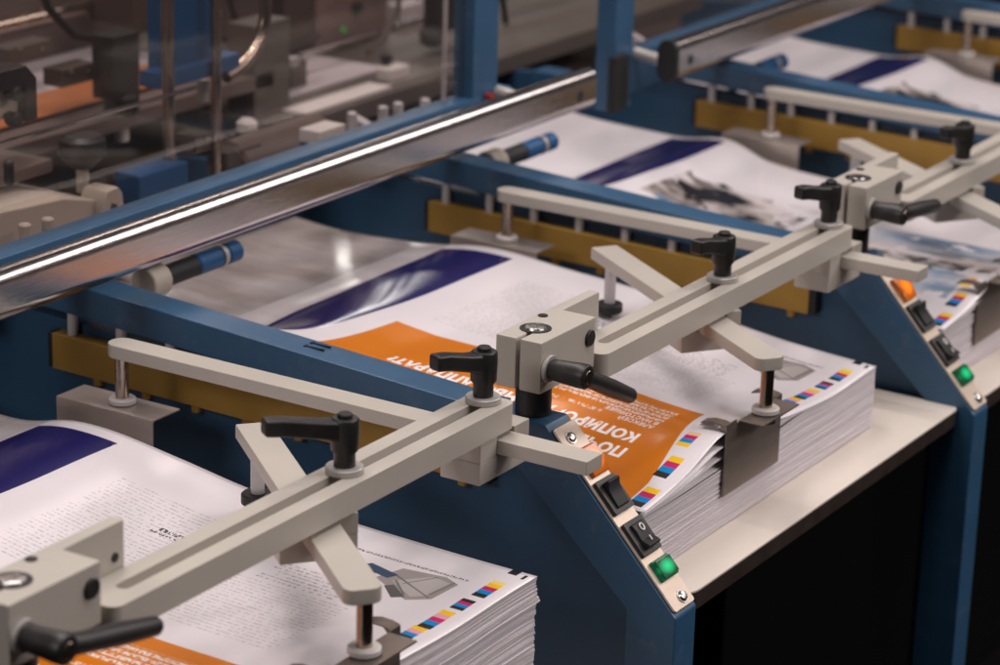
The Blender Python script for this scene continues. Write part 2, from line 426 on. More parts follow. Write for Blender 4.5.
frame_labels = ['blue side frame below the nearest clamp block, mostly outside the picture at bottom left',
                'blue side frame whose control strip stands in focus in the middle of the picture',
                'blue side frame behind the middle paper stack, its lit strip right of that stack',
                'blue side frame at the upper right, behind the second printed stack',
                'blue side frame farthest away in the top right corner']
def side_frame(i):
    x = X0[i]; dz = [0, 0, -0.002, -0.002, -0.003][i]
    t = thing('station_support', (x, 0.1, -0.9), frame_labels[i], 'machine frame', 'blue side frames between the paper stations')
    a, b = x - 0.012, x + 0.014
    zt = lambda y: -0.0045 + (y - 0.02) * (0.0546 + dz * 2.6)
    bm = B(); prism(bm, [(0.0225, zt(0.0225)), (0.42, zt(0.42)), (0.42, zt(0.42) - 0.021), (0.0225, zt(0.0225) - 0.021)], 'X', a, b, 0.0012)
    obj('top_rail', bm, M['blue'], t)
    if i == 1:
        bm = B()
        for k in (0, 1):
            y = 0.158 + k * 0.0; xx = x + 0.000 + k * 0.007
            box(bm, xx, xx + 0.0012, 0.150, 0.1645, zt(0.157) - 0.0008, zt(0.157) + 0.0009)
            box(bm, xx - 0.0012, xx + 0.0022, 0.1630, 0.1645, zt(0.163) - 0.0008, zt(0.163) + 0.0007)
        obj('engraved_mark', bm, M['groove'], t)
    bm = B(); prism(bm, [(0.0215, -0.0055), (-0.0163, -0.0055), (-0.1078, -0.1045), (-0.1078, -0.90), (-0.077, -0.90), (-0.0752, -0.1065), (0.0045, -0.033), (0.0215, -0.033)], 'X', a, b, 0.0014)
    obj('front_leg', bm, M['blue'], t)
    zl = -0.26 if i == 1 else -0.135
    bm = B(); prism(bm, [(0.012, -0.028), (0.40, -0.014), (0.62, -0.034), (0.62, zl), (-0.0765, zl), (-0.0745, -0.109), (0.0, -0.039)], 'X', a + 0.009, b - 0.007)
    obj('side_panel', bm, M['navy'], t)
    bm = B(); box(bm, a, b, 0.505, 0.535, -0.90, -0.02 + dz * 1.5, 0.0012)
    obj('rear_upright', bm, M['blue'], t)
    bm = B(); cyl(bm, (x + 0.003, 0.001, -0.0050), (x + 0.003, 0.001, 0.0440), 0.0108, 28)
    obj('post', bm, M['black'], t)
    # control strip
    mt = slant_mtx(x)
    bm = B(); prism(bm, rounded(-0.0108, 0.0132, 0.0015, 0.1285, 0.002, 3), 'Z', 0.0003, 0.0018, 0.0003, mt, 1)
    cp = obj('control_strip', bm, M['strip'], t)
    for (sx, ss) in ((-0.0005, 0.0105), (0.0035, 0.1225)):
        bm = B(); cyl(bm, SL(x + sx, ss, 0.0018), SL(x + sx, ss, 0.0024), 0.0042, 20); 
        tube(bm, [SL(x + sx, ss, 0.0024), SL(x + sx, ss, 0.0038), SL(x + sx, ss, 0.0044)], [0.0034, 0.0028, 0.0014], 18)
        obj('screw', bm, M['zinc'], cp)
    for k, (s0, s1) in enumerate(((0.0405, 0.0632), (0.0695, 0.0922))):
        bm = B(); prism(bm, rounded(-0.0092, 0.0120, s0, s1, 0.0012, 3), 'Z', 0.0018, 0.0046, 0.0006, mt, 2)
        sw = obj('switch', bm, M['black'], cp)
        bm = B(); c = (s0 + s1) / 2; s_a, s_b = s0 + 0.0030, s1 - 0.0030
        hi, lo = (0.0100, 0.0062) if k == 0 else (0.0066, 0.0092)
        prof = [(s_a, 0.004), (s_a, hi * 0.92), (s_a + 0.0012, hi), (c - 0.003, 0.0070), (c + 0.002, 0.0064), (s_b - 0.0012, lo), (s_b, lo * 0.92), (s_b, 0.004)]
        prism(bm, prof, 'X', -0.0050, 0.0078, 0.0005, mt)
        obj('rocker', bm, M['blackrub'], sw)
        if k == 1:
            bm = B()
            tube(bm, [mt @ Vector((0.0015 + 0.0017 * math.cos(q), s0 + 0.0068 + 0.0021 * math.sin(q), 0.0074)) for q in [2 * PI * j / 20 for j in range(21)]], 0.0005, 6, False)
            box(bm, 0.0012, 0.0019, s0 + 0.0132, s0 + 0.0164, 0.0079, 0.0086, 0, mt)
            obj('switch_mark', bm, M['mark'], sw)
    # orange indicator: a roof-shaped lens
    bm = B()
    prism(bm, [(0.0185, 0.0018), (0.0195, 0.0050), (0.0290, 0.0064), (0.0375, 0.0046), (0.0380, 0.0018)], 'X', -0.0055, 0.0122, 0.0007, mt)
    obj('orange_indicator', bm, M['orange_lens'], cp)
    bm = B(); prism(bm, rounded(-0.0062, 0.0122, 0.0965, 0.1100, 0.0010, 3), 'Z', 0.0018, 0.0042, 0.0005, mt)
    prism(bm, rounded(-0.0052, 0.0112, 0.0975, 0.1090, 0.0010, 3), 'Z', 0.0040, 0.0060, 0.0010, mt)
    obj('green_indicator', bm, M['green_lens'], cp)
    t.location.z += OFZ[i]
    return t
for i in range(5): side_frame(i)

# ------------------------------------------------------------------ feed tables
table_labels = ['cream board under the nearest printed stack at the bottom left', 'cream board with dark edge under the in-focus middle stack, its front edge in full view',
                'cream board under the stack at the right edge of the picture', 'cream board under the blurred stack at the upper right']
TABZ = [-0.190, -0.107, -0.112, -0.115]
for i in range(4):
    x = X0[i]; zt = TABZ[i]
    t = thing('feed_table', (x + 0.235, 0.15, zt - 0.012), table_labels[i], 'table board', 'cream feed boards between the frames')
    pts = rounded(x + 0.0200, x + 0.4345, -0.0955, 0.47, [0.003, 0.003, 0.022, 0.008], 8)
    bm = B(); prism(bm, pts, 'Z', zt - 0.0125, zt - 0.0020); obj('edge_band', bm, M['edge'], t)
    bm = B(); prism(bm, pts, 'Z', zt - 0.0018, zt, 0.0006); obj('board_top', bm, M['table'], t)
    bm = B(); box(bm, x + 0.03, x + 0.42, 0.10, 0.45, -0.60, zt - 0.0127); obj('under_shade', bm, M['floor'], t)  # added black box standing in for the shade under the board

# ------------------------------------------------------------------ stacks of printed sheets
def interp(tab, v):      # smooth curve through the table
    if v <= tab[0][0]: return tab[0][1]
    if v >= tab[-1][0]: return tab[-1][1]
    n = len(tab)
    def tan(k):
        p, q = tab[max(k - 1, 0)], tab[min(k + 1, n - 1)]
        return (q[1] - p[1]) / (q[0] - p[0])
    for k in range(n - 1):
        (a, za), (b, zb) = tab[k], tab[k + 1]
        if v <= b:
            L = b - a; s = (v - a) / L; m0, m1 = tan(k) * L, tan(k + 1) * L
            return (2*s**3 - 3*s*s + 1) * za + (s**3 - 2*s*s + s) * m0 + (-2*s**3 + 3*s*s) * zb + (s**3 - s*s) * m1
PROF = [[(0, -.0610), (60, -.0600), (115, -.0592), (194, -.0555), (250, -.048), (300, -.042), (335, -.042), (375, -.050), (420, -.050), (450, -.047), (495, -.040)],
        [(0, -.0625), (66, -.0580), (121, -.0510), (187, -.0423), (254, -.0375), (300, -.0338), (328, -.0345), (360, -.0395), (395, -.0425), (450, -.044), (500, -.041)]]
PROF.append([(0, -.0655), (60, -.0655), (115, -.0650), (194, -.0645), (250, -.0630), (307, -.0577), (337, -.0470), (352, -.0445), (392, -.0490), (430, -.0480), (485, -.046), (525, -.042)])
PROF.append([(v, z - 0.003) for v, z in PROF[2]])
def g(u, c, w): return math.exp(-((u - c) / w) ** 2)
BUL = [0.005, 0.0150, 0.011, 0.010]
def bul_v(v): return interp([(-20, .92), (0, 1.0), (95, 1.0), (235, 0.0)], v)
def bulge_at(i, u, v):
    return BUL[i] * (g(u, 92, 80) - 0.12 * g(u, 250, 50)) * bul_v(v) + (BUL[i] * 0.30 * g(u, 98, 42) * math.exp(-(max(v, 0) / 26.0) ** 2) if i else 0)
def body_at(i, u, v):
    k = 1 / (1 + math.exp((u - 150) / 18.0))
    return BUL[i] * (-0.25 + 1.25 * min(1.0, max(0.0, v) / 110.0)) * k * bul_v(v)
def fan_at(i, u, v):      # loose sheets slide forward at the free corner, mm
    if i == 0: return 0.0
    q = min(1.0, max(0.0, (u - 35) / 70.0)); q = q * q * (3 - 2 * q)
    return -3.5 * (1 - q) * math.exp(-max(v, 0) / 22.0)
def height(i):
    tab = PROF[i]
    def h(u, v):
        z = interp(tab, v)
        lift = math.exp(-max(u, -8) / 68.0)
        ramp = interp([(90, 0), (180, .25), (284, 1.0), (296, 0.98), (335, -0.10), (352, -0.40), (375, .1), (415, 1.1), (450, 1.7), (495, 1.9)], v - SHV[i])
        z += 0.029 * lift * ramp
        z += bulge_at(i, u, v)
        z += 0.0012 * mnoise.noise(Vector((u * 0.012 + i * 9, v * 0.010, i)))
        return z
    return h
W_, U0 = 322.0, -14.0
HS = [495.0, 495.0, 520.0, 520.0]; SHV = [0, 0, 52, 52]
stack_labels = ['nearest stack of printed sheets, at the bottom left with a small grey machine picture',
                'stack of printed sheets in the middle with a large orange block and fanned front corner',
                'stack of sheets printed with blue-grey photo patches, behind the middle stack at the right',
                'blurred stack of printed sheets highest at the upper right']

def text_mesh(bm, s, size, u0, v0, h, dx, bold=0.0, lift=0.0004):
    cu = bpy.data.curves.new('t', 'FONT'); cu.body = s; cu.size = size; cu.resolution_u = 3; cu.offset = bold; cu.space_character = 1.10
    o = bpy.data.objects.new('t', cu); C.objects.link(o)
    bpy.context.view_layer.update()
    me = o.evaluated_get(bpy.context.evaluated_depsgraph_get()).to_mesh()
    tb = B(); tb.from_mesh(me)
    bmesh.ops.triangulate(tb, faces=tb.faces)
    bmesh.ops.subdivide_edges(tb, edges=[e for e in tb.edges if e.calc_length() > 6], cuts=1)
    bmesh.ops.triangulate(tb, faces=tb.faces)
    mp = {}
    for v in tb.verts:
        u = u0 - v.co.y * 1.28; vv = v0 + v.co.x
        mp[v] = bm.verts.new((dx + 0.035 + u / 1000, -0.062 + vv / 1000, h(u, vv) + lift))
    for f in tb.faces:
        try: bm.faces.new([mp[v] for v in f.verts])
        except ValueError: pass
    w = max((v.co.x for v in tb.verts), default=0)
    tb.free(); bpy.data.objects.remove(o); bpy.data.curves.remove(cu)
    return w

def text_width(s, size):
    b = B(); w = text_mesh(b, s, size, 0, 0, lambda u, v: 0, 0); b.free(); return w

def sheet(i, h, m, name, t, nu=70, nv=80, u1=W_, v1=450.0, gap=None, shift=(0, 0), lift=0.0, fan=1.0):
    bm = B(); uvl = bm.loops.layers.uv.new('UVMap'); gr = []
    x = X0[i]
    us = [U0 + (u1 - U0) * k / nu for k in range(nu + 1)]; v1 = HS[i]; vs = [v1 * k / nv for k in range(nv + 1)]
    for v in vs:
        gr.append([bm.verts.new((x + 0.035 + (u + shift[0]) / 1000, -0.062 + (v + shift[1] + fan * fan_at(i, u, v)) / 1000, h(u, v) + lift - (gap(u, v) if gap else 0))) for u in us])
    for a in range(nv):
        for b in range(nu):
            f = bm.faces.new((gr[a][b], gr[a][b + 1], gr[a + 1][b + 1], gr[a + 1][b]))
            for l, (p, q) in zip(f.loops, ((a, b), (a, b + 1), (a + 1, b + 1), (a + 1, b))): l[uvl].uv = (us[q], vs[p])
    o = obj(name, bm, m, t, angle=80)
    md = o.modifiers.new('thickness', 'SOLIDIFY'); md.thickness = 0.00025; md.offset = -1
    return o

def stack(i):
    x = X0[i]; h = height(i)
    t = thing('paper_stack', (x + 0.196, 0.163, TABZ[i]), stack_labels[i], 'paper stack', 'stacks of printed sheets on the cream boards')
    gmax = BUL[i] if i else 0
    def gap(u, v): return 0.0004 + (max(0.0, bulge_at(i, u, v) - body_at(i, u, v)) if i else 0)
    H_ = HS[i]
    # body: many layers lofted from the board to the top
    rnd = random.Random(40 + i)
    N = 84 if i else 150
    per = []
    nu, nv = 46, 48
    for k in range(nu): per.append((U0 + (W_ - U0) * k / nu, 0.0, 0, -1))
    for k in range(nv): per.append((W_, H_ * k / nv, 1, 0))
    for k in range(12): per.append((W_ + (U0 - W_) * k / 12, H_, 0, 1))
    for k in range(24): per.append((U0, H_ * (1 - k / 24), -1, 0))
    bm = B(); uvl = bm.loops.layers.uv.new('UVMap')
    rows = []; zt = TABZ[i] + 0.0002
    jx = jy = 0.0
    wave_a, wave_b = rnd.uniform(0, 6), rnd.uniform(0, 6)
    for k in range(N):
        jx = jx * 0.72 + rnd.gauss(0, 0.22); jy = jy * 0.72 + rnd.gauss(0, 0.22)
        if rnd.random() < 0.07: jx += rnd.choice((-1, 1)) * 0.9
        if i == 0 and k == 132: jx += 3.5; jy -= 1.2
        lean = 8.0 * (1 - k / N)
        tw = rnd.gauss(0, 0.5)
        for e in (k, k + 0.93):
            fr = e / N
            ring = []
            for (u, v, nx, ny) in per:
                hh = h(u, v) - gap(u, v)
                z = zt + (hh - zt) * fr
                du = jx + tw * (v / H_ - 0.5)
                if nx < 0: du = jx * 0.4 + lean * math.exp(-v / 150)
                if ny < 0: du += lean * math.exp(-(u - U0) / 18.0)
                dv = (jy + tw * (u / W_ - 0.5) + 0.5 * mnoise.noise(Vector((u * 0.02, k * 0.31, i)))) * (1 if ny < 0 else 0.3)
                if ny < 0: dv = max(dv, -1.4) + 0.4
                if nx > 0: du += 0.5 * mnoise.noise(Vector((v * 0.02, k * 0.27, i + 5)))
                ring.append(bm.verts.new((x + 0.035 + (u + du) / 1000, -0.062 + (v + dv) / 1000, z)))
            rows.append((fr, ring))
    n = len(per)
    cum = [0.0]
    for a in range(n):
        p, q = per[a], per[(a + 1) % n]; cum.append(cum[-1] + math.hypot(p[0] - q[0], p[1] - q[1]))
    for (f0, r0), (f1, r1) in zip(rows, rows[1:]):
        for a in range(n):
            b = (a + 1) % n
            f = bm.faces.new((r0[a], r0[b], r1[b], r1[a]))
            for l, (c, fr) in zip(f.loops, ((cum[a], f0), (cum[a + 1], f0), (cum[a + 1], f1), (cum[a], f1))):
                l[uvl].uv = (c * 0.012, fr * N * 1.4)
    obj('sheet_pile', bm, M['edges'], t, angle=25)
    # loose sheets under the top one
    if gmax > 0.002:
        for q, fr in ((0, 0.36), (1, 0.66), (2, 0.90)):
            sheet(i, h, M['page_loose'], 'loose_sheet', t, 60, 60, gap=lambda u, v, fr=fr: 0.0004 * fr + gap(u, v) * fr * (1 + 0.05 * q), shift=(0.5 - 1.1 * q, 0.9 * q - 0.3), fan=(0.80, 0.5, 0.2)[q])
    top = sheet(i, h, M['page'] if i < 2 else M['page_photo'], 'top_sheet', t, 84, 96, shift=(0, -0.6), lift=0.0003)
    if i < 2:
        bm = B()
        hh = lambda u, v: h(u, v) + 0.0003
        w = text_width('КОПИРОВАЛЬНЫЙ АППАРАТ?', 10.0)
        sz = 10.0 * 184 / w
        text_mesh(bm, 'КОПИРОВАЛЬНЫЙ АППАРАТ?', sz, 66.5, 43, hh, x, 0.052 * sz)
        w1 = text_mesh(bm, 'ПОЧЕМУ', sz, 47, 41, hh, x, 0.052 * sz)
        text_mesh(bm, 'НЕ', sz, 47, 207, hh, x, 0.052 * sz)
        text_mesh(bm, 'АЛЕКСЕЙ', 4.9, 82, 42, hh, x, 0.10)
        text_mesh(bm, 'В НАСТОЯЩЕЕ', 4.9, 88.4, 42, hh, x, 0.10)
        obj('heading_lettering', bm, M['letter'], top, smooth=False)
        bm = B(); text_mesh(bm, 'СО', 5.0, 8, 30, hh, x, 0.05)
        obj('small_lettering', bm, M['inkblack'], top, smooth=False)
    return t
for i in range(4): stack(i)

# ------------------------------------------------------------------ clamp arms on the posts
arm_labels = ['beige slotted clamp arm nearest the camera, its block at the bottom left edge',
              'beige slotted clamp arm in focus in the middle, its lever pointing over the orange print',
              'beige slotted clamp arm at the upper right, its block above the middle stack']
lever_ang = [348, 334, 353]; lever_len = [0.070, 0.070, 0.070]
for i in range(3):
    x = X0[i]
    t = thing('clamp_arm', (x + 0.003, 0.001, 0.0147), arm_labels[i], 'clamp arm', 'beige slotted arms clamped on the posts')
    bm = B()
    prism(bm, [(x - .0185, -.016), (x + .0440, -.016), (x + .0440, .0072), (x + .0885, .0072), (x + .0885, .0150), (x - .0185, .0150), (x - .0185, .0010), (x + .004, .0010), (x + .004, -.0014), (x - .0185, -.0014)], 'Z', 0.0147, 0.0462, 0.0016)
    cb = obj('clamp_block', bm, M['beige'], t)
    bm = B(); cyl(bm, (x + .003, .001, .0462), (x + .003, .001, .0467), 0.0094, 32)
    ring = obj('post_ring', bm, M['blackrub'], cb)
    bm = B(); tube(bm, [(x + .003, .001, .0467), (x + .003, .001, .0476), (x + .003, .001, .0480)], [.0066, .0062, .0044], 24)
    for q in range(3):
        a = q * PI / 3
    obj('socket_screw', bm, M['zinc'], cb)
    bm = B(); cyl(bm, (x + .026, .0100, .0460), (x + .026, .0100, .0468), 0.0030, 18)
    obj('set_screw', bm, M['blackrub'], cb)
    bm = B(); cyl(bm, (x + .0365, -.0158, .0350), (x + .0365, -.0176, .0350), 0.0050, 24, 0.0004)
    obj('pivot_screw', bm, M['black'], cb)
    bm = B(); cyl(bm, (x + .081, .0076, .0290), (x + .081, .0066, .0290), 0.0024, 16)
    obj('set_screw', bm, M['blackrub'], cb)
    bm = B(); cyl(bm, (x - .004, .0150, .036), (x - .004, .0200, .036), 0.0048, 18, .0005)
    obj('clamp_nut', bm, M['zinc'], cb)
    # slotted arm
    bm = B(); slotted(bm, rounded(x + .0465, x + .397, -.0215, .0066, .006, 5), rounded(x + .066, x + .384, -.0112, -.0038, .0036, 5), .0072, .0222)
    bevel_new(bm, set(), 0.0009, 2)
    obj('slotted_bar', bm, M['beige'], t, angle=25)
    # clamping lever: hub along -Y, handle in the XZ plane
    hx, hz = x - 0.0105, 0.0290
    bm = B(); cyl(bm, (hx, -.0161, hz), (hx, -.0185, hz), 0.0082, 26, 0.0004); obj('collar', bm, M['washer'], t)
    bm = B()
    tube(bm, [(hx, -.0186, hz), (hx, -.0195, hz), (hx, -.026, hz), (hx, -.0370, hz), (hx, -.0420, hz), (hx, -.0432, hz)],
         [.0056, .0062, .0066, .0074, .0074, .0060], 28)
    a = rad(lever_ang[i]); d = Vector((math.cos(a), 0, math.sin(a))); c0 = Vector((hx, -.0362, hz)); Ln = lever_len[i]
    tube(bm, [c0 - d * 0.003, c0 + d * 0.006, c0 + d * 0.012 + Vector((0, -.0015, 0)), c0 + d * (Ln * .6) + Vector((0, -.0015, 0)), c0 + d * (Ln - 0.003) + Vector((0, -.0015, 0)), c0 + d * (Ln - 0.001) + Vector((0, -.0015, 0)), c0 + d * Ln + Vector((0, -.0015, 0))],
         [.0056, .0060, .0052, .0056, .0048, .0038, .0016], 22)
    lv = obj('clamp_lever', bm, M['black'], t, angle=50)
    bm = B(); cyl(bm, (hx, -.0431, hz), (hx, -.0438, hz), 0.0040, 18, 0.0002); obj('lever_screw', bm, M['rod'], lv)
    t.location.z += OFZ[i] * 0.6

# ------------------------------------------------------------------ clamp knobs and guides
def clamp_knob(t, x, y, ang, L, rise=0.008):
    z = 0.0222
    bm = B()
    tube(bm, [(x, y, z + .004), (x, y, z + .011), (x, y, z + .013), (x, y, z + .024), (x, y, z + .0295), (x, y, z + .0305)], [.0058, .0058, .0074, .0078, .0076, .0066], 26)
    a = rad(ang); d = Vector((math.cos(a), math.sin(a), 0)); s = Vector((-d.y, d.x, 0))
    before = set(bm.verts)
    def ring(r, w, z0, z1): return [bm.verts.new(Vector((x, y, 0)) + d * r + s * q + Vector((0, 0, zz))) for q, zz in ((-w, z0), (w, z0), (w, z1), (-w, z1))]
    zz = z + .0295
    rs = [ring(0.002, .0058, zz - .012, zz), ring(0.012, .0053, zz - .0100 + rise * .15, zz + rise * .15), ring(L * .8, .0047, zz - .0105 + rise * .72, zz - .0008 + rise * .72), ring(L + 0.002, .0045, zz - .0108 + rise * .9, zz - .0015 + rise * .9)]
    for r0, r1 in zip(rs, rs[1:]):
        for k in range(4): bm.faces.new((r0[k], r0[(k + 1) % 4], r1[(k + 1) % 4], r1[k]))
    bm.faces.new(rs[0][::-1]); bm.faces.new(rs[-1])
    bmesh.ops.recalc_face_normals(bm, faces=bm.faces)
    es = list({e for v in bm.verts if v not in before for e in v.link_edges if len(e.link_faces) == 2 and e.calc_face_angle(0) > rad(40)})
    bmesh.ops.bevel(bm, geom=es, offset=0.0018, segments=3, profile=.5, affect='EDGES', clamp_overlap=True)
    k = obj('clamp_knob', bm, M['black'], t, angle=45)
    bm = B(); cyl(bm, (x, y, z + .0300), (x, y, z + .0330), .0040, 18, .0006); obj('cap_screw', bm, M['blackrub'], k)
    bm = B(); cyl(bm, (x, y, z), (x, y, z + .0038), .0102, 30, .0005); obj('washer', bm, M['washer'], k)
    return k

def bent_plate(bm, rects, th=0.0012):
    for r in rects: box(bm, *r, 0.0003, None, 1)

side_labels = ['long straight beige guide arm nearest the camera, running back over the blue rail at left',
               'long straight beige guide arm running back from the end of the in-focus slotted arm',
               'long straight beige guide arm over the blurred brass bar at the upper right',
               'short visible end of a straight beige guide arm in the top right corner']
kb2 = [(163, .035), (168, .035), (170, .035), (170, .035)]
for i in range(4):
    x = X0[i]; xc = x + 0.388; dzb = [0, 0, -.004, -.006][i]
    t = thing('side_guide', (xc, -0.006, -0.018), side_labels[i], 'sheet guide', 'straight beige guides along the stacks')
    bm = B(); prism(bm, rounded(xc - .0088, xc + .0088, -.0785, .266, [.0087, .0087, .0008, .0008], 7), 'Z', -.0046, .0040, 0.0007)
    obj('guide_arm', bm, M['beige'], t, angle=28)
    bm = B(); box(bm, xc - .0265, xc + .0255, -.0205, .0062, -.0185, -.0050, 0.0009); box(bm, xc - .0265, xc - .0092, -.0205, .0062, -.0052, .0070, 0.0006); box(bm, xc + .0092, xc + .0255, -.0205, .0062, -.0052, .0070, 0.0006)
    obj('clamp_block', bm, M['beige'], t)
    if i < 3: clamp_knob(t, xc - .003, -.0065, *kb2[i])
    ry = 0.258
    bm = B(); cyl(bm, (xc, ry, -.0048), (xc, ry, -.046 + dzb), .0042, 20); obj('rod', bm, M['rod'], t)
    bm = B(); cyl(bm, (xc, ry, -.0360 + dzb), (xc, ry, -.0320 + dzb), .0085, 24, .0008); obj('nylon_washer', bm, M['white'], t)
    bm = B(); z = -.0362 + dzb
    prism(bm, [(xc - .0135, z), (xc - .0120, z + .0), (xc + .0135, z), (xc + .0135, z - .0013), (xc - .0112, z - .0013), (xc - .0122, z - .0022), (xc - .0122, z - .045), (xc - .0135, z - .045)], 'Y', .2235, .3000, 0.0004)
    obj('stop_plate', bm, M['alu'], t)
    t.location.z += OFZ[i] * 0.6

diag_labels = ['angled beige guide arm nearest the camera, its metal stop at the bottom edge',
               'angled beige guide arm in the middle, with its brown metal stop against the orange stack',
               'angled beige guide arm at the right edge, blurred behind the in-focus arm']
kb1 = [(146, .043), (178, .035), (178, .036)]
geo = [((.321, .107), (.166, -.078), .250), ((.301, .125), (.152, -.081), .225), ((.262, .126), (.113, -.081), .180)]
for i in range(3):
    x = X0[i]; (fx, fy), (nx_, ny_), kx = geo[i]
    f = Vector((x + fx, fy, 0)); n = Vector((x + nx_, ny_, 0)); d = (f - n).normalized(); ang = math.atan2(d.y, d.x); L = (f - n).length
    ox = Vector((x + kx - .0055, -.0065, 0)) - n; off = ox.dot(Vector((-d.y, d.x, 0)))
    t = thing('front_guide', (x + kx, -.0065, -.018), diag_labels[i], 'sheet guide', 'angled beige guides at the front of the stacks')
    mt = Matrix.Translation(n) @ Matrix.Rotation(ang, 4, 'Z')
    bm = B(); prism(bm, rounded(0, L, -.0100, .0100, [.001, .006, .006, .001], 6), 'Z', -.0046, .0040, 0.0009, mt); obj('guide_arm', bm, M['beige'], t, angle=28)
    mb = Matrix.Translation(n + d * ox.dot(d)) @ Matrix.Rotation(ang, 4, 'Z')
    bm = B(); box(bm, -.016, .016, -.021, .021, -.0185, -.0050, .0009, mb); box(bm, -.016, .016, -.021, -.0104, -.0052, .0070, .0006, mb); box(bm, -.016, .016, .0104, .021, -.0052, .0070, .0006, mb)
    obj('clamp_block', bm, M['beige'], t)
    clamp_knob(t, x + kx, -.0065, *kb1[i])
    fr_ = n + d * (L - .013)
    bm = B(); cyl(bm, (fr_.x, fr_.y, -.0048), (fr_.x, fr_.y, -.034), .0040, 18); obj('rod', bm, M['pin'], t)
    bm = B(); cyl(bm, (fr_.x, fr_.y, -.0335), (fr_.x, fr_.y, -.0405), .0095, 20, .001); obj('foot', bm, M['blackrub'], t)
    px_ = x + nx_ + .0140; py_ = ny_ + 0.0095
    dzp = [0.0, 0.0, -0.006][i]
    bm = B(); cyl(bm, (px_, py_, -.0048), (px_, py_, -.044 + dzp), .0042, 20); obj('rod', bm, M['rod'], t)
    bm = B(); cyl(bm, (px_, py_, -.0378 + dzp), (px_, py_, -.0338 + dzp), .0088, 24, .0008); obj('nylon_washer', bm, M['white'], t)
    xa = x + nx_ + (-.152 + .128); z = -.0380 + dzp
    bm = B()
    prism(bm, [(xa, z - .0465), (xa + .077, z - .0465), (xa + .077, z), (xa + .068, z), (xa + .068, z - .0015), (xa + .014, z - .0015), (xa + .014, z + .001), (xa, z + .001)], 'Y', -.0642, -.0630, .0003)
    box(bm, xa + .0160, xa + .0660, -.0815, -.0642, z - .0012, z, .0003)
    for tx in (xa + .0003, xa + .0690):
        prism(bm, [(-.0630, z - .003), (-.0630, z), (-.059, z + .0010), (-.052, z + .0012), (-.046, z - .0004), (-.046, z - .0014), (-.052, z + .0002), (-.0588, z + .0000), (-.0615, z - .003)], 'X', tx, tx + .0085)
    sp = obj('stop_plate', bm, M['steel'], t)
    bm = B(); cyl(bm, (px_, py_, z - .0013), (px_, py_, z - .0065), .0048, 18, .0004); cyl(bm, (px_, py_, z - .0050), (px_, py_, z - .0058), .0072, 8)
    obj('retaining_clip', bm, M['black'], sp)
    t.location.z += OFZ[i] * 0.6

# ------------------------------------------------------------------ brass bars with pins
brass_labels = ['ochre brass bar under the blue rail at the left edge of the picture', 'ochre brass bar behind the in-focus slotted arm, right of centre',
                'blurred ochre brass bar at the upper right below the second straight guide', 'ochre brass bar farthest away in the top right corner']
for i in range(4):
    x = X0[i + 1]; dz = [0, -.003, -.003, -.004][i]
    t = thing('brass_bar', (x - .025, .19, -.05), brass_labels[i], 'side bar', 'ochre bars under the blue rails')
    zt = lambda y: -0.0225 - (.357 - y) * 0.014 + dz
    rail = lambda y: -0.0255 + (y - 0.02) * (0.0546 + [0, -0.002, -0.002, -0.003][i] * 2.6)
    bm = B(); prism(bm, [(.026, zt(.026)), (.357, zt(.357)), (.357, zt(.357) - .0245), (.026, zt(.026) - .0245)], 'X', x - .0135, x + .0010, .0006); obj('bar', bm, M['brass'], t)
    bm = B(); prism(bm, [(.0205, zt(.026) - .0005), (.0258, zt(.026) - .0005), (.0258, zt(.026) - .024), (.0205, zt(.026) - .024)], 'X', x - .0130, x + .0005, .0006); obj('end_cap', bm, M['blackrub'], t)
    bm = B(); prism(bm, [(.3572, zt(.357) - .0005), (.361, zt(.357) - .0005), (.361, zt(.357) - .024), (.3572, zt(.357) - .024)], 'X', x - .0130, x + .0005, .0006); obj('end_cap', bm, M['blackrub'], t)
    for k in range(8):
        y = .344 - .0403 * k
        if rail(y) - zt(y) > 0.001:
            bm = B(); cyl(bm, (x - .0075, y, zt(y) - .002), (x - .0075, y, rail(y) + .001), .0036, 14); obj('pin', bm, M['pin'], t)
        bm = B(); cyl(bm, (x - .007, y - .02, zt(y) - .0305), (x - .007, y - .02, zt(y) - .0225), .0034, 12); obj('stud', bm, M['brass'], t)
    t.location.z += OFZ[i + 1]

# ------------------------------------------------------------------ suction rollers over the far end of the stacks
roll_labels = ['roller with white disc and blue sleeves under the chrome bar at left', 'blurred roller with blue sleeves under the end of the long chrome bar', 'tiny blurred roller with blue sleeve below the second chrome bar']
a = at(143, 283, 'Y', .335); b = at(237, 251, 'Y', .335)
for i in range(3):
    dx = (P - .024) * i; q = [Vector((a.x + (b.x - a.x) * s + dx, .335, (a.z + b.z) / 2 - .007 * i)) for s in (0, .18, .20, .52, .53, .78, .79, .83, .84, 1.0)]
    t = thing('feed_roller', (q[0].x, .335, q[0].z), roll_labels[i], 'roller', 'rollers lifting the sheets')
    bm = B(); cyl(bm, q[0], q[1], .0112, 28, .001); obj('white_disc', bm, M['cream'], t)
    bm = B(); cyl(bm, q[2], q[3], .0074, 24); obj('shaft', bm, M['blackrub'], t)
    bm = B(); cyl(bm, q[4], q[5], .0076, 24, .001); obj('sleeve', bm, M['bblue'], t)
    bm = B(); cyl(bm, q[6], q[7], .0078, 24); obj('ring', bm, M['washer'], t)
    bm = B(); cyl(bm, q[8], q[9], .0076, 24, .002); obj('sleeve', bm, M['bblue'], t)

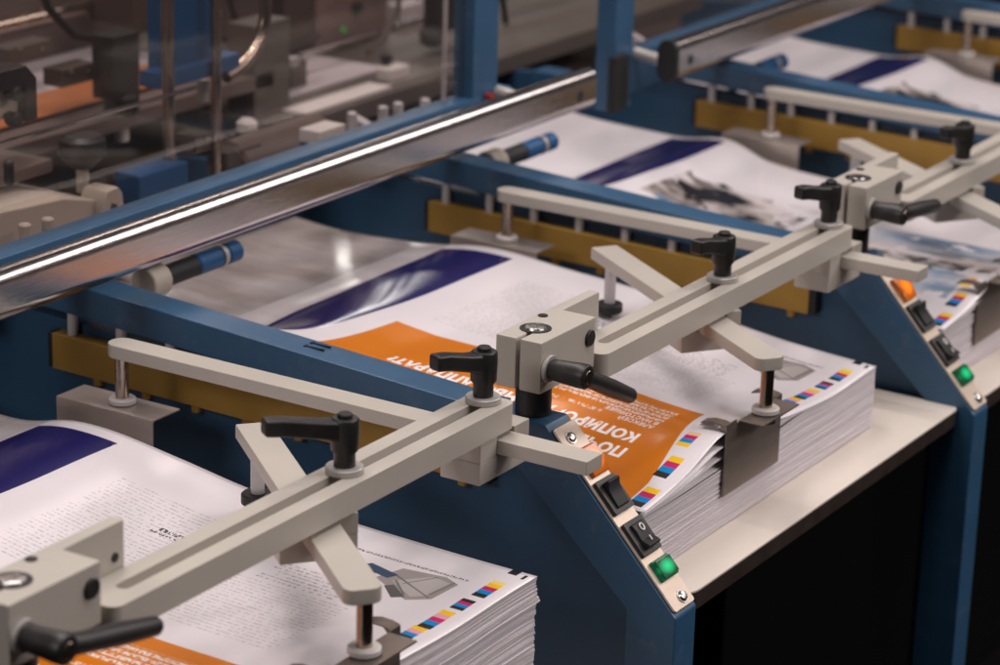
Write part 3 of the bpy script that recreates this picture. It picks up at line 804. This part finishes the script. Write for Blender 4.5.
# ------------------------------------------------------------------ guard covers with chrome handle bars
def cover(x0, x1, z0, z1, post_x, beam, rod_px, label, glass, hole_x, seed):
    t = thing('guard_cover', (x0, .33, z0), label, 'machine guard', 'hinged guards with chrome bars')
    yc = .287; w = .0085
    prof = []
    r = .0085
    for k in range(13): an = rad(180 * k / 12); prof.append((yc + r * math.cos(an), z1 - r + r * math.sin(an)))
    for k in range(13): an = rad(180 + 180 * k / 12); prof.append((yc + r * math.cos(an), z0 + r + r * math.sin(an)))
    bm = B(); prism(bm, prof, 'X', x0, x1); hb = obj('handle_bar', bm, M['chrome'], t, angle=40)
    rim = [((p[0] - yc) * 1.10 + yc, (p[1] - (z0 + z1) / 2) * 1.05 + (z0 + z1) / 2) for p in prof]
    bm = B(); prism(bm, rim, 'X', x0 - .006, x0 - .0003, .001); obj('end_cap', bm, M['blackrub'], hb)
    bm = B(); cyl(bm, (hole_x, yc - r - .0004, (z0 + z1) / 2 - .002), (hole_x, yc - r + .001, (z0 + z1) / 2 - .002), .0042, 20); obj('hole', bm, M['groove'], hb)
    bm = B(); box(bm, beam[0], beam[1], .325, .345, beam[2], beam[3], .0015); obj('frame_beam', bm, M['blue'], t)
    bm = B(); box(bm, post_x, post_x + (.036 if seed else .031), .3255, .3445, beam[3] - .002 if seed else beam[2] - .012, .55, .0015); obj('frame_post', bm, M['blue'], t)
    if not seed:
        bm = B(); box(bm, post_x - .012, post_x + .012, .318, .3252, beam[2] - .010, beam[3] + .004, .001); obj('rubber_buffer', bm, M['blackrub'], t)
    rx = post_x + .022; zr = beam[3] + .012
    bm = B(); cyl(bm, (rx + rod_px, yc + .004, zr - .016), (rx + rod_px, .3252, zr - .012), .0052, 16); obj('mount_rod', bm, M['washer'], t)
    bm = B(); box(bm, glass[0], glass[1], .333, .336, beam[3] - .0015, glass[2]); wp = obj('window_panel', bm, M['glass'], t)
    if seed:
        bm = B(); box(bm, glass[1] - .0215, glass[1] - .0200, .3364, .340, beam[3], glass[2]); obj('panel_edge', bm, M['pin'], wp)
    return t
cover(-.55, .552, .0325, .0645, .4420, (-.55, .50, .022, .0530), .012, 'long chrome-barred guard frame with blue posts crossing the left half of the picture', (-.54, .4410, .5), .527, 1)
cover(.690, 1.75, .0290, .0635, .6640, (.6642, 1.75, .012, .0460), .012, 'shorter chrome-barred guard frame with black end cap at top right', (.7030, 1.74, .5), .711, 0)

# ------------------------------------------------------------------ machinery behind the guards
def T(name, label, cat, loc, group=None): return thing(name, loc, label, cat, group)
def rect3(bm, px0, py0, px1, py1, Y, d0, d1, bev=.001):
    a = at(px0, (py0 + py1) / 2, 'Y', Y); b = at(px1, (py0 + py1) / 2, 'Y', Y); c = at((px0 + px1) / 2, py0, 'Y', Y); d = at((px0 + px1) / 2, py1, 'Y', Y)
    box(bm, min(a.x, b.x), max(a.x, b.x), Y + d0, Y + d1, min(c.z, d.z), max(c.z, d.z), bev)

# machine bed under everything
bm = B(); box(bm, -.6, 3.2, .64, 1.7, -.12, -.085)
tag(obj('machine_bed', bm, M['brown'], origin=(.5, .9, -.12)), 'dark brown machine bed behind the guards', 'machine bed')
# round tube and plate beam along the back
a = at(0, 26, 'Y', .75)
bm = B(); cyl(bm, (a.x - .4, .75, a.z), (a.x + 1.9, .75, a.z), .0066, 20)
tag(obj('guide_tube', bm, M['rod'], origin=(a.x, .75, a.z)), 'long dark metal tube running across the top left corner', 'tube')
bm = B(); box(bm, a.x - .4, a.x + 0.30, .775, .80, a.z - .045, a.z + .25, .001)
tag(obj('rear_plate', bm, M['greybrown'], origin=(a.x, .78, a.z - .05)), 'grey-brown machine plate behind the tube in the top left corner', 'machine plate')
# bed plate with far sheets
p0 = at(20, 112, 'Y', .62)
bm = B(); box(bm, p0.x - .15, p0.x + .30, .60, .90, p0.z - .03, p0.z - .018); 
tag(obj('transfer_table', bm, M['greybrown'], origin=(p0.x, .7, p0.z - .03)), 'grey-brown transfer table behind the guard at left', 'table')
t = T('far_sheet', 'blurred lilac sheet with an orange stripe lying behind the guard at left', 'paper sheet', (p0.x, .7, p0.z - .016))
bm = B(); box(bm, p0.x - .14, p0.x + .28, .655, .86, p0.z - .0175, p0.z - .0150); obj('paper', bm, M['lilac'], t)
bm = B(); box(bm, p0.x - .13, p0.x + .28, .635, .690, p0.z - .0148, p0.z - .0138); obj('orange_stripe', bm, M['orange_card'], t)
# black square column with knob
t = T('hanging_column', 'black square column with a round knob hanging behind the guard at left', 'machine part', at(126, 120, 'Y', .60))
bm = B(); rect3(bm, 113, 34, 140, 98, .60, 0, .022); obj('column', bm, M['black'], t)
c = at(131, 106, 'Y', .60)
bm = B(); tube(bm, [c + Vector((0, .01, .010)), c + Vector((0, .01, .007)), c + Vector((0, .01, -.006)), c + Vector((0, .01, -.010))], [.012, .015, .014, .010], 14); obj('knob', bm, M['blackrub'], t)
bm = B(); cyl(bm, c + Vector((0, .01, -.010)), c + Vector((0, .01, -.030)), .006, 14); obj('stem', bm, M['white'], t)
# black bracket with cream panel at the left edge
t = T('control_box', 'black bracket with a pale panel of knobs at the left edge', 'control box', at(10, 135, 'Y', .46))
c = at(31, 62, 'Y', .46); e = at(-30, 135, 'Y', .46)
bm = B()
prism(bm, [(e.x, c.z), (c.x - .010, c.z), (c.x, c.z - .010), (c.x, e.z + .0), (c.x - .012, e.z), (c.x - .012, c.z - .014), (e.x, c.z - .014)], 'Y', .455, .475, .001); obj('bracket', bm, M['black'], t)
bm = B(); box(bm, e.x, c.x - .0125, .462, .474, e.z + .004, c.z - .0145); obj('panel', bm, M['cream'], t)
for (kx, ky) in ((8, 92), (8, 118)):
    k = at(kx, ky, 'Y', .461); bm = B(); cyl(bm, k, k + Vector((0, -.010, 0)), .0050, 14, .001); obj('knob', bm, M['blackrub'], t)
# pale casting with black mushroom knob
z0 = at(60, 185, 'Y', .42).z
t = T('pale_casting', 'pale machine casting with an arched opening just above the chrome bar at left', 'casting', at(60, 240, 'Y', .42))
l = at(-60, 200, 'Y', .41).x; r = at(98, 215, 'Y', .41).x
bm = B(); prism(bm, [(l, z0 - .06), (r + .002, z0 - .06), (r + .002, z0 - .016), (r - .008, z0 - .012), (r - .04, z0 - .004), (l, z0 + .004)], 'Y', .405, .50, .002); obj('body', bm, M['cream'], t)
q = at(106, 212, 'Y', .405)
bm = B()
out = [(q.x - .012, q.z - .045), (q.x - .012, q.z + .006), (q.x - .006, q.z + .017), (q.x + .006, q.z + .018), (q.x + .010, q.z + .013), (q.x + .018, q.z - .045)]
prism(bm, out, 'Y', .398, .420, .0015); obj('arch_plate', bm, M['cream'], t)
bm = B(); prism(bm, [(q.x - .007, q.z - .018), (q.x - .007, q.z - .004), (q.x - .002, q.z + .008), (q.x + .003, q.z + .006), (q.x + .003, q.z - .018)], 'Y', .3972, .3978); obj('arch_opening', bm, M['brown'], t)
bm = B(); box(bm, l, r - .01, .44, .56, z0 + .002, z0 + .012, .002); obj('top_slab', bm, M['greybrown'], t)
t = T('mushroom_dial', 'large black mushroom knob standing on the pale casting at left', 'knob', at(82, 190, 'Y', .43))
c = at(82, 150, 'Y', .43)
bm = B(); tube(bm, [c + Vector((0, 0, -.012)), c + Vector((0, 0, -.008)), c + Vector((0, 0, -.003)), c + Vector((0, 0, .008)), c + Vector((0, 0, .011))], [.008, .012, .0165, .0165, .013], 18); obj('knob_head', bm, M['black'], t)
bm = B(); cyl(bm, c + Vector((0, 0, -.030)), c + Vector((0, 0, -.011)), .0045, 14); obj('stem', bm, M['cream'], t)
c = at(9, 172, 'Y', .40); bm = B(); tube(bm, [c + Vector((0, 0, -.0085)), c + Vector((0, 0, -.007)), c + Vector((0, 0, .007)), c + Vector((0, 0, .0085))], [.002, .0035, .0035, .002], 14)
tag(obj('black_pin', bm, M['blackrub'], origin=c), 'small black oval pin at the left edge in front of the pale casting', 'pin')
for px, py in ((25, 234), (48, 228)):
    c = at(px, py, 'Y', .375); bm = B(); cyl(bm, c + Vector((0, 0, -.02)), c + Vector((0, 0, .007)), .0042, 14, .001)
    tag(obj('cream_pin', bm, M['cream'], origin=c), 'cream pin beside its twin just above the blue beam at the left edge', 'pin', 'two cream pins above the blue beam')
# blue bracket with vertical rods and curved pipe
t = T('blue_bracket', 'blue bracket on two vertical rods with a curved chrome pipe, top left', 'bracket', at(190, 180, 'Y', .48))
bm = B(); rect3(bm, 168, -40, 213, 76, .48, 0, .02); obj('column', bm, M['bblue'], t)
bm = B(); rect3(bm, 154, 62, 232, 78, .48, -.008, .014); obj('flange', bm, M['bblue'], t)
for px, nm in ((168, .0048), (216, .0042)):
    c = at(px, 60, 'Y', .468); e = at(px, 178, 'Y', .468)
    bm = B(); cyl(bm, (c.x, .468, c.z + .09), (c.x, .468, e.z), nm, 16); obj('rod', bm, M['rod'], t)
pts = [at(x_, y_, 'Y', .475) for x_, y_ in ((266, -60), (266, -5), (265, 18), (260, 38), (250, 56), (238, 69), (226, 77))]
bm = B(); tube(bm, pts, .0050, 16); obj('curved_pipe', bm, M['rod'], t)
c = at(203, 92, 'Y', .50); bm = B(); cyl(bm, c + Vector((0, 0, -.007)), c + Vector((0, 0, .010)), .0050, 14); obj('stub', bm, M['washer'], t)
t = T('blue_block', 'small bright blue block with an orange tip at the foot of the vertical rods', 'machine part', at(165, 205, 'Y', .46))
bm = B(); rect3(bm, 140, 168, 190, 215, .455, 0, .025, .003); obj('body', bm, M['bblue'], t)
c = at(172, 194, 'Y', .4545); bm = B(); cyl(bm, c, c + Vector((0, -.004, 0)), .004, 12); obj('orange_tip', bm, M['red'], t)
# grey uprights
for k, (x0_, x1_, y0_, y1_, Y) in enumerate(((255, 290, 22, 150, .60), (291, 307, 62, 140, .63))):
    bm = B(); rect3(bm, x0_, y0_, x1_, y1_, Y, 0, .03, .001)
    tag(obj('grey_upright', bm, M['olive'], origin=at((x0_ + x1_) / 2, y1_, 'Y', Y)), ['wide olive-grey upright behind the curved pipe', 'narrow olive-grey upright right of the wide one'][k], 'upright', 'olive-grey uprights behind the guard')
# dark box with green light
t = T('electronics_box', 'dark pinkish box with a small green light at top centre', 'control box', at(340, 50, 'Y', .70))
bm = B(); rect3(bm, 318, -50, 388, 44, .70, 0, .10, .002); obj('case', bm, M['pink'], t)
bm = B(); rect3(bm, 288, -50, 317, 50, .70, .004, .10, .002); obj('side_case', bm, M['brown'], t)
c = at(343, 30, 'Y', .6995); bm = B(); cyl(bm, c, c + Vector((0, -.002, 0)), .0030, 12); obj('green_light', bm, M['led'], t)
c = at(355, 7, 'Y', .6995); bm = B(); cyl(bm, c, c + Vector((0, -.006, 0)), .0055, 12); obj('button', bm, M['blackrub'], t)
for px, w in ((150, 16), (238, 24)):
    bm = B(); rect3(bm, px - w, -40, px + w, 24 if px < 200 else 34, .70, 0, .05, .002)
    tag(obj('dark_block', bm, M['brown'], origin=at(px, 24, 'Y', .70)), 'dark brown block left of the blue bracket' if px < 200 else 'dark brown block right of the blue bracket', 'machine part')
# rod, knob, table and bright strip in the middle
a = at(300, 55, 'Y', .66); bm = B(); cyl(bm, (a.x, .66, a.z), (a.x + .55, .66, a.z), .0032, 14)
tag(obj('thin_rod', bm, M['chrome'], origin=a), 'thin shiny rod below the box with the green light', 'rod')
t = T('hanging_dial', 'black lobed knob hanging from a dark bar left of the blue post', 'knob', at(432, 45, 'Y', .62))
c = at(432, 36, 'Y', .62); bm = B(); tube(bm, [c + Vector((0, 0, .008)), c + Vector((0, 0, .006)), c + Vector((0, 0, -.006)), c + Vector((0, 0, -.009))], [.009, .013, .012, .008], 9); obj('knob_head', bm, M['blackrub'], t)
bm = B(); rect3(bm, 441, -40, 460, 32, .62, .004, .02, .001); obj('dark_bar', bm, M['black'], t)
z0 = at(360, 100, 'Y', .56).z
xa, xb = at(300, 100, 'Y', .56).x, at(560, 60, 'Y', .56).x
bm = B(); box(bm, xa - .02, xb + .3, .56, .95, z0 - .02, z0 - .002, .002)
tag(obj('delivery_table', bm, M['olive'], origin=(xa, .6, z0 - .02)), 'olive-grey machine table behind the guard in the top middle', 'table')
a = at(306, 113, 'Y', .565); b = at(392, 84, 'Y', .565)
bm = B(); box(bm, a.x, b.x, .565, .590, z0 - .0015, z0 + .0015, .0005)
tag(obj('white_strip', bm, M['white'], origin=(a.x, .565, z0)), 'bright white strip lying on the olive machine table', 'strip')
c = at(400, 78, 'Z', z0); bm = B(); box(bm, c.x - .016, c.x + .016, c.y, c.y + .015, z0 - .0015, z0 + .010, .001)
tag(obj('white_block', bm, M['white'], origin=(c.x, c.y, z0)), 'small white block beside the little black post on the table', 'block')
c = at(386, 76, 'Z', z0); bm = B(); tube(bm, [(c.x, c.y, z0 - .0015), (c.x, c.y, z0 + .013), (c.x, c.y, z0 + .014), (c.x, c.y, z0 + .019)], [.0035, .0035, .0055, .0055], 12)
tag(obj('black_stud', bm, M['blackrub'], origin=(c.x, c.y, z0)), 'little black post standing on the olive machine table', 'stud')
a = at(240, 135, 'Y', .47); b = at(450, 100, 'Y', .47)
bm = B(); cyl(bm, (a.x - .01, .475, a.z - .026), (.445, .475, a.z - .026), .022, 30, .003)
tag(obj('brown_drum', bm, M['greybrown'], origin=(a.x, .475, a.z - .03)), 'long grey-brown drum just above the blue beam in the middle', 'drum')
for px, py in ((352, 122), (383, 116), (398, 112), (425, 108)):
    c = at(px, py, 'Y', .42); bm = B(); cyl(bm, c + Vector((0, 0, -.03)), c + Vector((0, 0, .008)), .0042, 12, .001)
    tag(obj('pale_pin', bm, M['pin'], origin=c), 'pale upright pin in front of the grey-brown drum', 'pin', 'row of pale pins before the drum')
c = at(247, 126, 'Y', .50); bm = B(); tube(bm, [c + Vector((0, 0, -.006)), c + Vector((0, 0, -.003)), c + Vector((0, 0, .003)), c + Vector((0, 0, .006))], [.005, .0085, .0085, .005], 14)
tag(obj('cream_dial', bm, M['white'], origin=c), 'small cream knob right of the vertical rods', 'knob')
t = T('cream_block', 'cream block on a bright blue foot above the blue beam', 'block', at(333, 148, 'Y', .40))
bm = B(); rect3(bm, 320, 128, 346, 141, .40, 0, .02, .001); obj('block_top', bm, M['white'], t)
bm = B(); rect3(bm, 320, 141, 346, 160, .40, .001, .019, .001); obj('foot', bm, M['bblue'], t)
c = at(493, 97, 'Y', .318); bm = B(); cyl(bm, c, c + Vector((0, .006, 0)), .0028, 12)
tag(obj('red_button', bm, M['red'], origin=c), 'small red button beside the foot of the first blue post', 'button')
# beyond the first post
for k, (x0_, x1_, y0_, y1_, Y, mm) in enumerate(((528, 545, -20, 70, .80, 'greybrown'), (548, 562, -20, 72, .82, 'brown'), (568, 577, -20, 50, .78, 'white'), (583, 596, -20, 66, .84, 'brown'))):
    bm = B(); rect3(bm, x0_, y0_, x1_, y1_, Y, 0, .03, .001)
    tag(obj('rear_column', bm, M[mm], origin=at((x0_ + x1_) / 2, y1_, 'Y', Y)), ['grey-brown column between the two blue posts', 'dark brown column beside the grey-brown one between the blue posts', 'narrow white column between the two blue posts', 'dark brown column next to the second blue post'][k], 'column', 'columns seen between the blue posts')
for k, (px, py, w, hgt, mm) in enumerate(((505, 20, 18, 14, 'lilac'), (520, 62, 26, 7, 'greybrown'), (558, 84, 6, 12, 'cream'), (536, 82, 6, 12, 'cream'))):
    bm = B(); rect3(bm, px - w, py - hgt, px + w, py + hgt, .74, 0, .05, .002)
    tag(obj('rear_block', bm, M[mm], origin=at(px, py + hgt, 'Y', .74)), ['lilac panel block right of the first blue post', 'flat grey-brown block right of the first blue post', 'upright cream block nearer the second blue post', 'upright cream block nearer the first blue post'][k], 'machine part')
bm = B(); p = at(790, 8, 'Y', .80); box(bm, p.x - .5, p.x + 1.2, .70, 1.3, p.z - .03, p.z - .01, .002)
tag(obj('rear_shelf', bm, M['greybrown'], origin=p), 'pinkish-brown shelf behind the second chrome bar', 'shelf')
for k, px in enumerate((660, 672, 700)):
    bm = B(); rect3(bm, px - 3, 14, px + 3, 34, .72, 0, .01, .001)
    tag(obj('pale_post', bm, M['pin'], origin=at(px, 34, 'Y', .72)), 'short pale post behind the second blue post', 'post', 'short pale posts behind the second blue post')

a = at(-30, 152, 'Y', .44)
bm = B(); cyl(bm, a, (a.x + .24, a.y, a.z), .0016, 10)  # bright edge line of a clear guard, added as a thin rod
tag(obj('guard_edge_rod', bm, M['chrome'], origin=a), 'thin bright edge of a clear guard crossing behind the black dial at the left edge', 'rail')
a = at(312, 104, 'Z', z0); b = at(345, 66, 'Z', z0)
bm = B(); box(bm, a.x - .03, a.x + .16, a.y + .03, a.y + .13, z0 - .0015, z0 + .0005)
tag(obj('lilac_sheet', bm, M['lilac'], origin=(a.x, a.y, z0)), 'pale lilac sheet lying on the olive table right of the uprights', 'paper sheet')
for k, (pts_, r_, mm) in enumerate((
        (((36, -30), (48, 8), (72, 34), (98, 40), (112, 52)), .0036, 'blackrub'),
        (((222, -30), (236, 22), (252, 48), (284, 52), (318, 36)), .0030, 'blackrub'),
        (((402, -30), (398, 12), (386, 34), (368, 52)), .0026, 'brown'),
        (((500, -20), (506, 24), (522, 44), (548, 40)), .0030, 'blackrub'))):
    bm = B(); tube(bm, [at(px, py, 'Y', .64) for px, py in pts_], r_, 10)
    tag(obj('cable', bm, M[mm], origin=at(*pts_[2], 'Y', .64)), ['black cable looping down left of the hanging black column', 'black cable sagging behind the curved chrome pipe', 'brown cable hanging beside the box with the green light', 'black cable hanging right of the first blue post'][k], 'cable', 'cables behind the guards')
for k, (x0_, y0_, x1_, y1_, Y, mm) in enumerate(((62, 66, 96, 84, .62, 'brown'), (8, 44, 52, 58, .70, 'olive'), (292, 58, 300, 66, .62, 'pin'), (402, 4, 424, 22, .72, 'lilac'), (228, 148, 262, 164, .46, 'olive'), (196, 134, 212, 152, .47, 'brown'))):
    bm = B(); rect3(bm, x0_, y0_, x1_, y1_, Y, 0, .02, .001)
    b2 = obj('machine_casing', bm, M[mm], origin=at((x0_ + x1_) / 2, y1_, 'Y', Y))
    tag(b2, ['dark brown casing between the control box and the hanging column', 'olive casing under the long tube at top left', 'tiny pale casing on the narrow grey upright', 'lilac casing left of the hanging lobed dial', 'olive casing right of the vertical rods above the blue beam', 'dark brown casing between the two vertical rods'][k], 'machine part')
    for (ex, ey) in ((.25, .3), (.75, .3)):
        c = at(x0_ + (x1_ - x0_) * ex, y0_ + (y1_ - y0_) * ey, 'Y', Y)
        bm = B(); cyl(bm, c, c + Vector((0, -.0015, 0)), .0016, 8); obj('screw', bm, M['zinc'], b2)

# ------------------------------------------------------------------ lights
def area(name, loc, aim, sx, sy, power, col):
    l = bpy.data.lights.new(name, 'AREA'); l.shape = 'RECTANGLE'; l.size = sx; l.size_y = sy; l.energy = power; l.color = col
    o = bpy.data.objects.new(name, l); C.objects.link(o); o.location = loc
    o.rotation_euler = (Vector(aim) - Vector(loc)).to_track_quat('-Z', 'Y').to_euler()
    return o
for ty in (-0.65, 0.0, 0.65):
    area('ceiling_lamp', (0.0, ty, 2.3), (0.15, ty * 0.5, 0), 2.2, 0.08, 18, (1.0, 0.91, 0.88))
area('ceiling_lamp', (2.7, -1.1, 1.8), (0.3, 0.0, 0), 1.3, 1.0, 24, (1.0, 0.91, 0.88))
area('front_lamp', (1.2, -2.6, 1.7), (0.5, 0, 0), 2.4, 0.16, 46, (1.0, 0.90, 0.88))
area('left_fill', (-2.8, 0.5, 1.5), (0.1, 0, 0), 0.9, 0.5, 22, (1.0, 0.92, 0.90))  # unseen fill, added to lift the blue faces turned left
area('rear_fill', (1.0, 1.2, 2.0), (0.5, 0.7, 0), 0.6, 0.3, 13, (1.0, 0.88, 0.82))  # unseen fill, added to brighten the machinery behind the guards
area('band_glint_light', (2.15, 1.63, 0.42), (0.2, 0.25, -0.034), 0.26, 0.08, 0.75, (1.0, 0.95, 0.90))  # unseen low light, added for the streak on the purple band
area('far_lamp', (2.7, 1.62, 2.1), (-0.2, 0.15, -0.05), 0.22, 0.13, 2.2, (1.0, 0.94, 0.88))
w = bpy.data.worlds.new('World'); bpy.context.scene.world = w; w.use_nodes = True
w.node_tree.nodes['Background'].inputs[0].default_value = (0.28, 0.24, 0.25, 1)
w.node_tree.nodes['Background'].inputs[1].default_value = 0.16

# ------------------------------------------------------------------ camera
cam = bpy.data.cameras.new('camera'); co = bpy.data.objects.new('camera', cam); C.objects.link(co)
cam.sensor_width = 36; cam.lens = FPX * 36 / 1000; cam.clip_start = 0.05; cam.clip_end = 60
mw = Matrix((RX, -RY, -RZ)).transposed().to_4x4(); mw.translation = CAM; co.matrix_world = mw
cam.dof.use_dof = True; cam.dof.focus_distance = 1.55; cam.dof.aperture_fstop = 9.0; cam.dof.aperture_blades = 7
bpy.context.scene.camera = co
sc = bpy.context.scene
sc.view_settings.view_transform = 'Standard'; sc.view_settings.look = 'None'; sc.view_settings.exposure = -0.05; sc.view_settings.gamma = 1.0
sc.cycles.max_bounces = 8; sc.cycles.caustics_reflective = False; sc.cycles.caustics_refractive = False
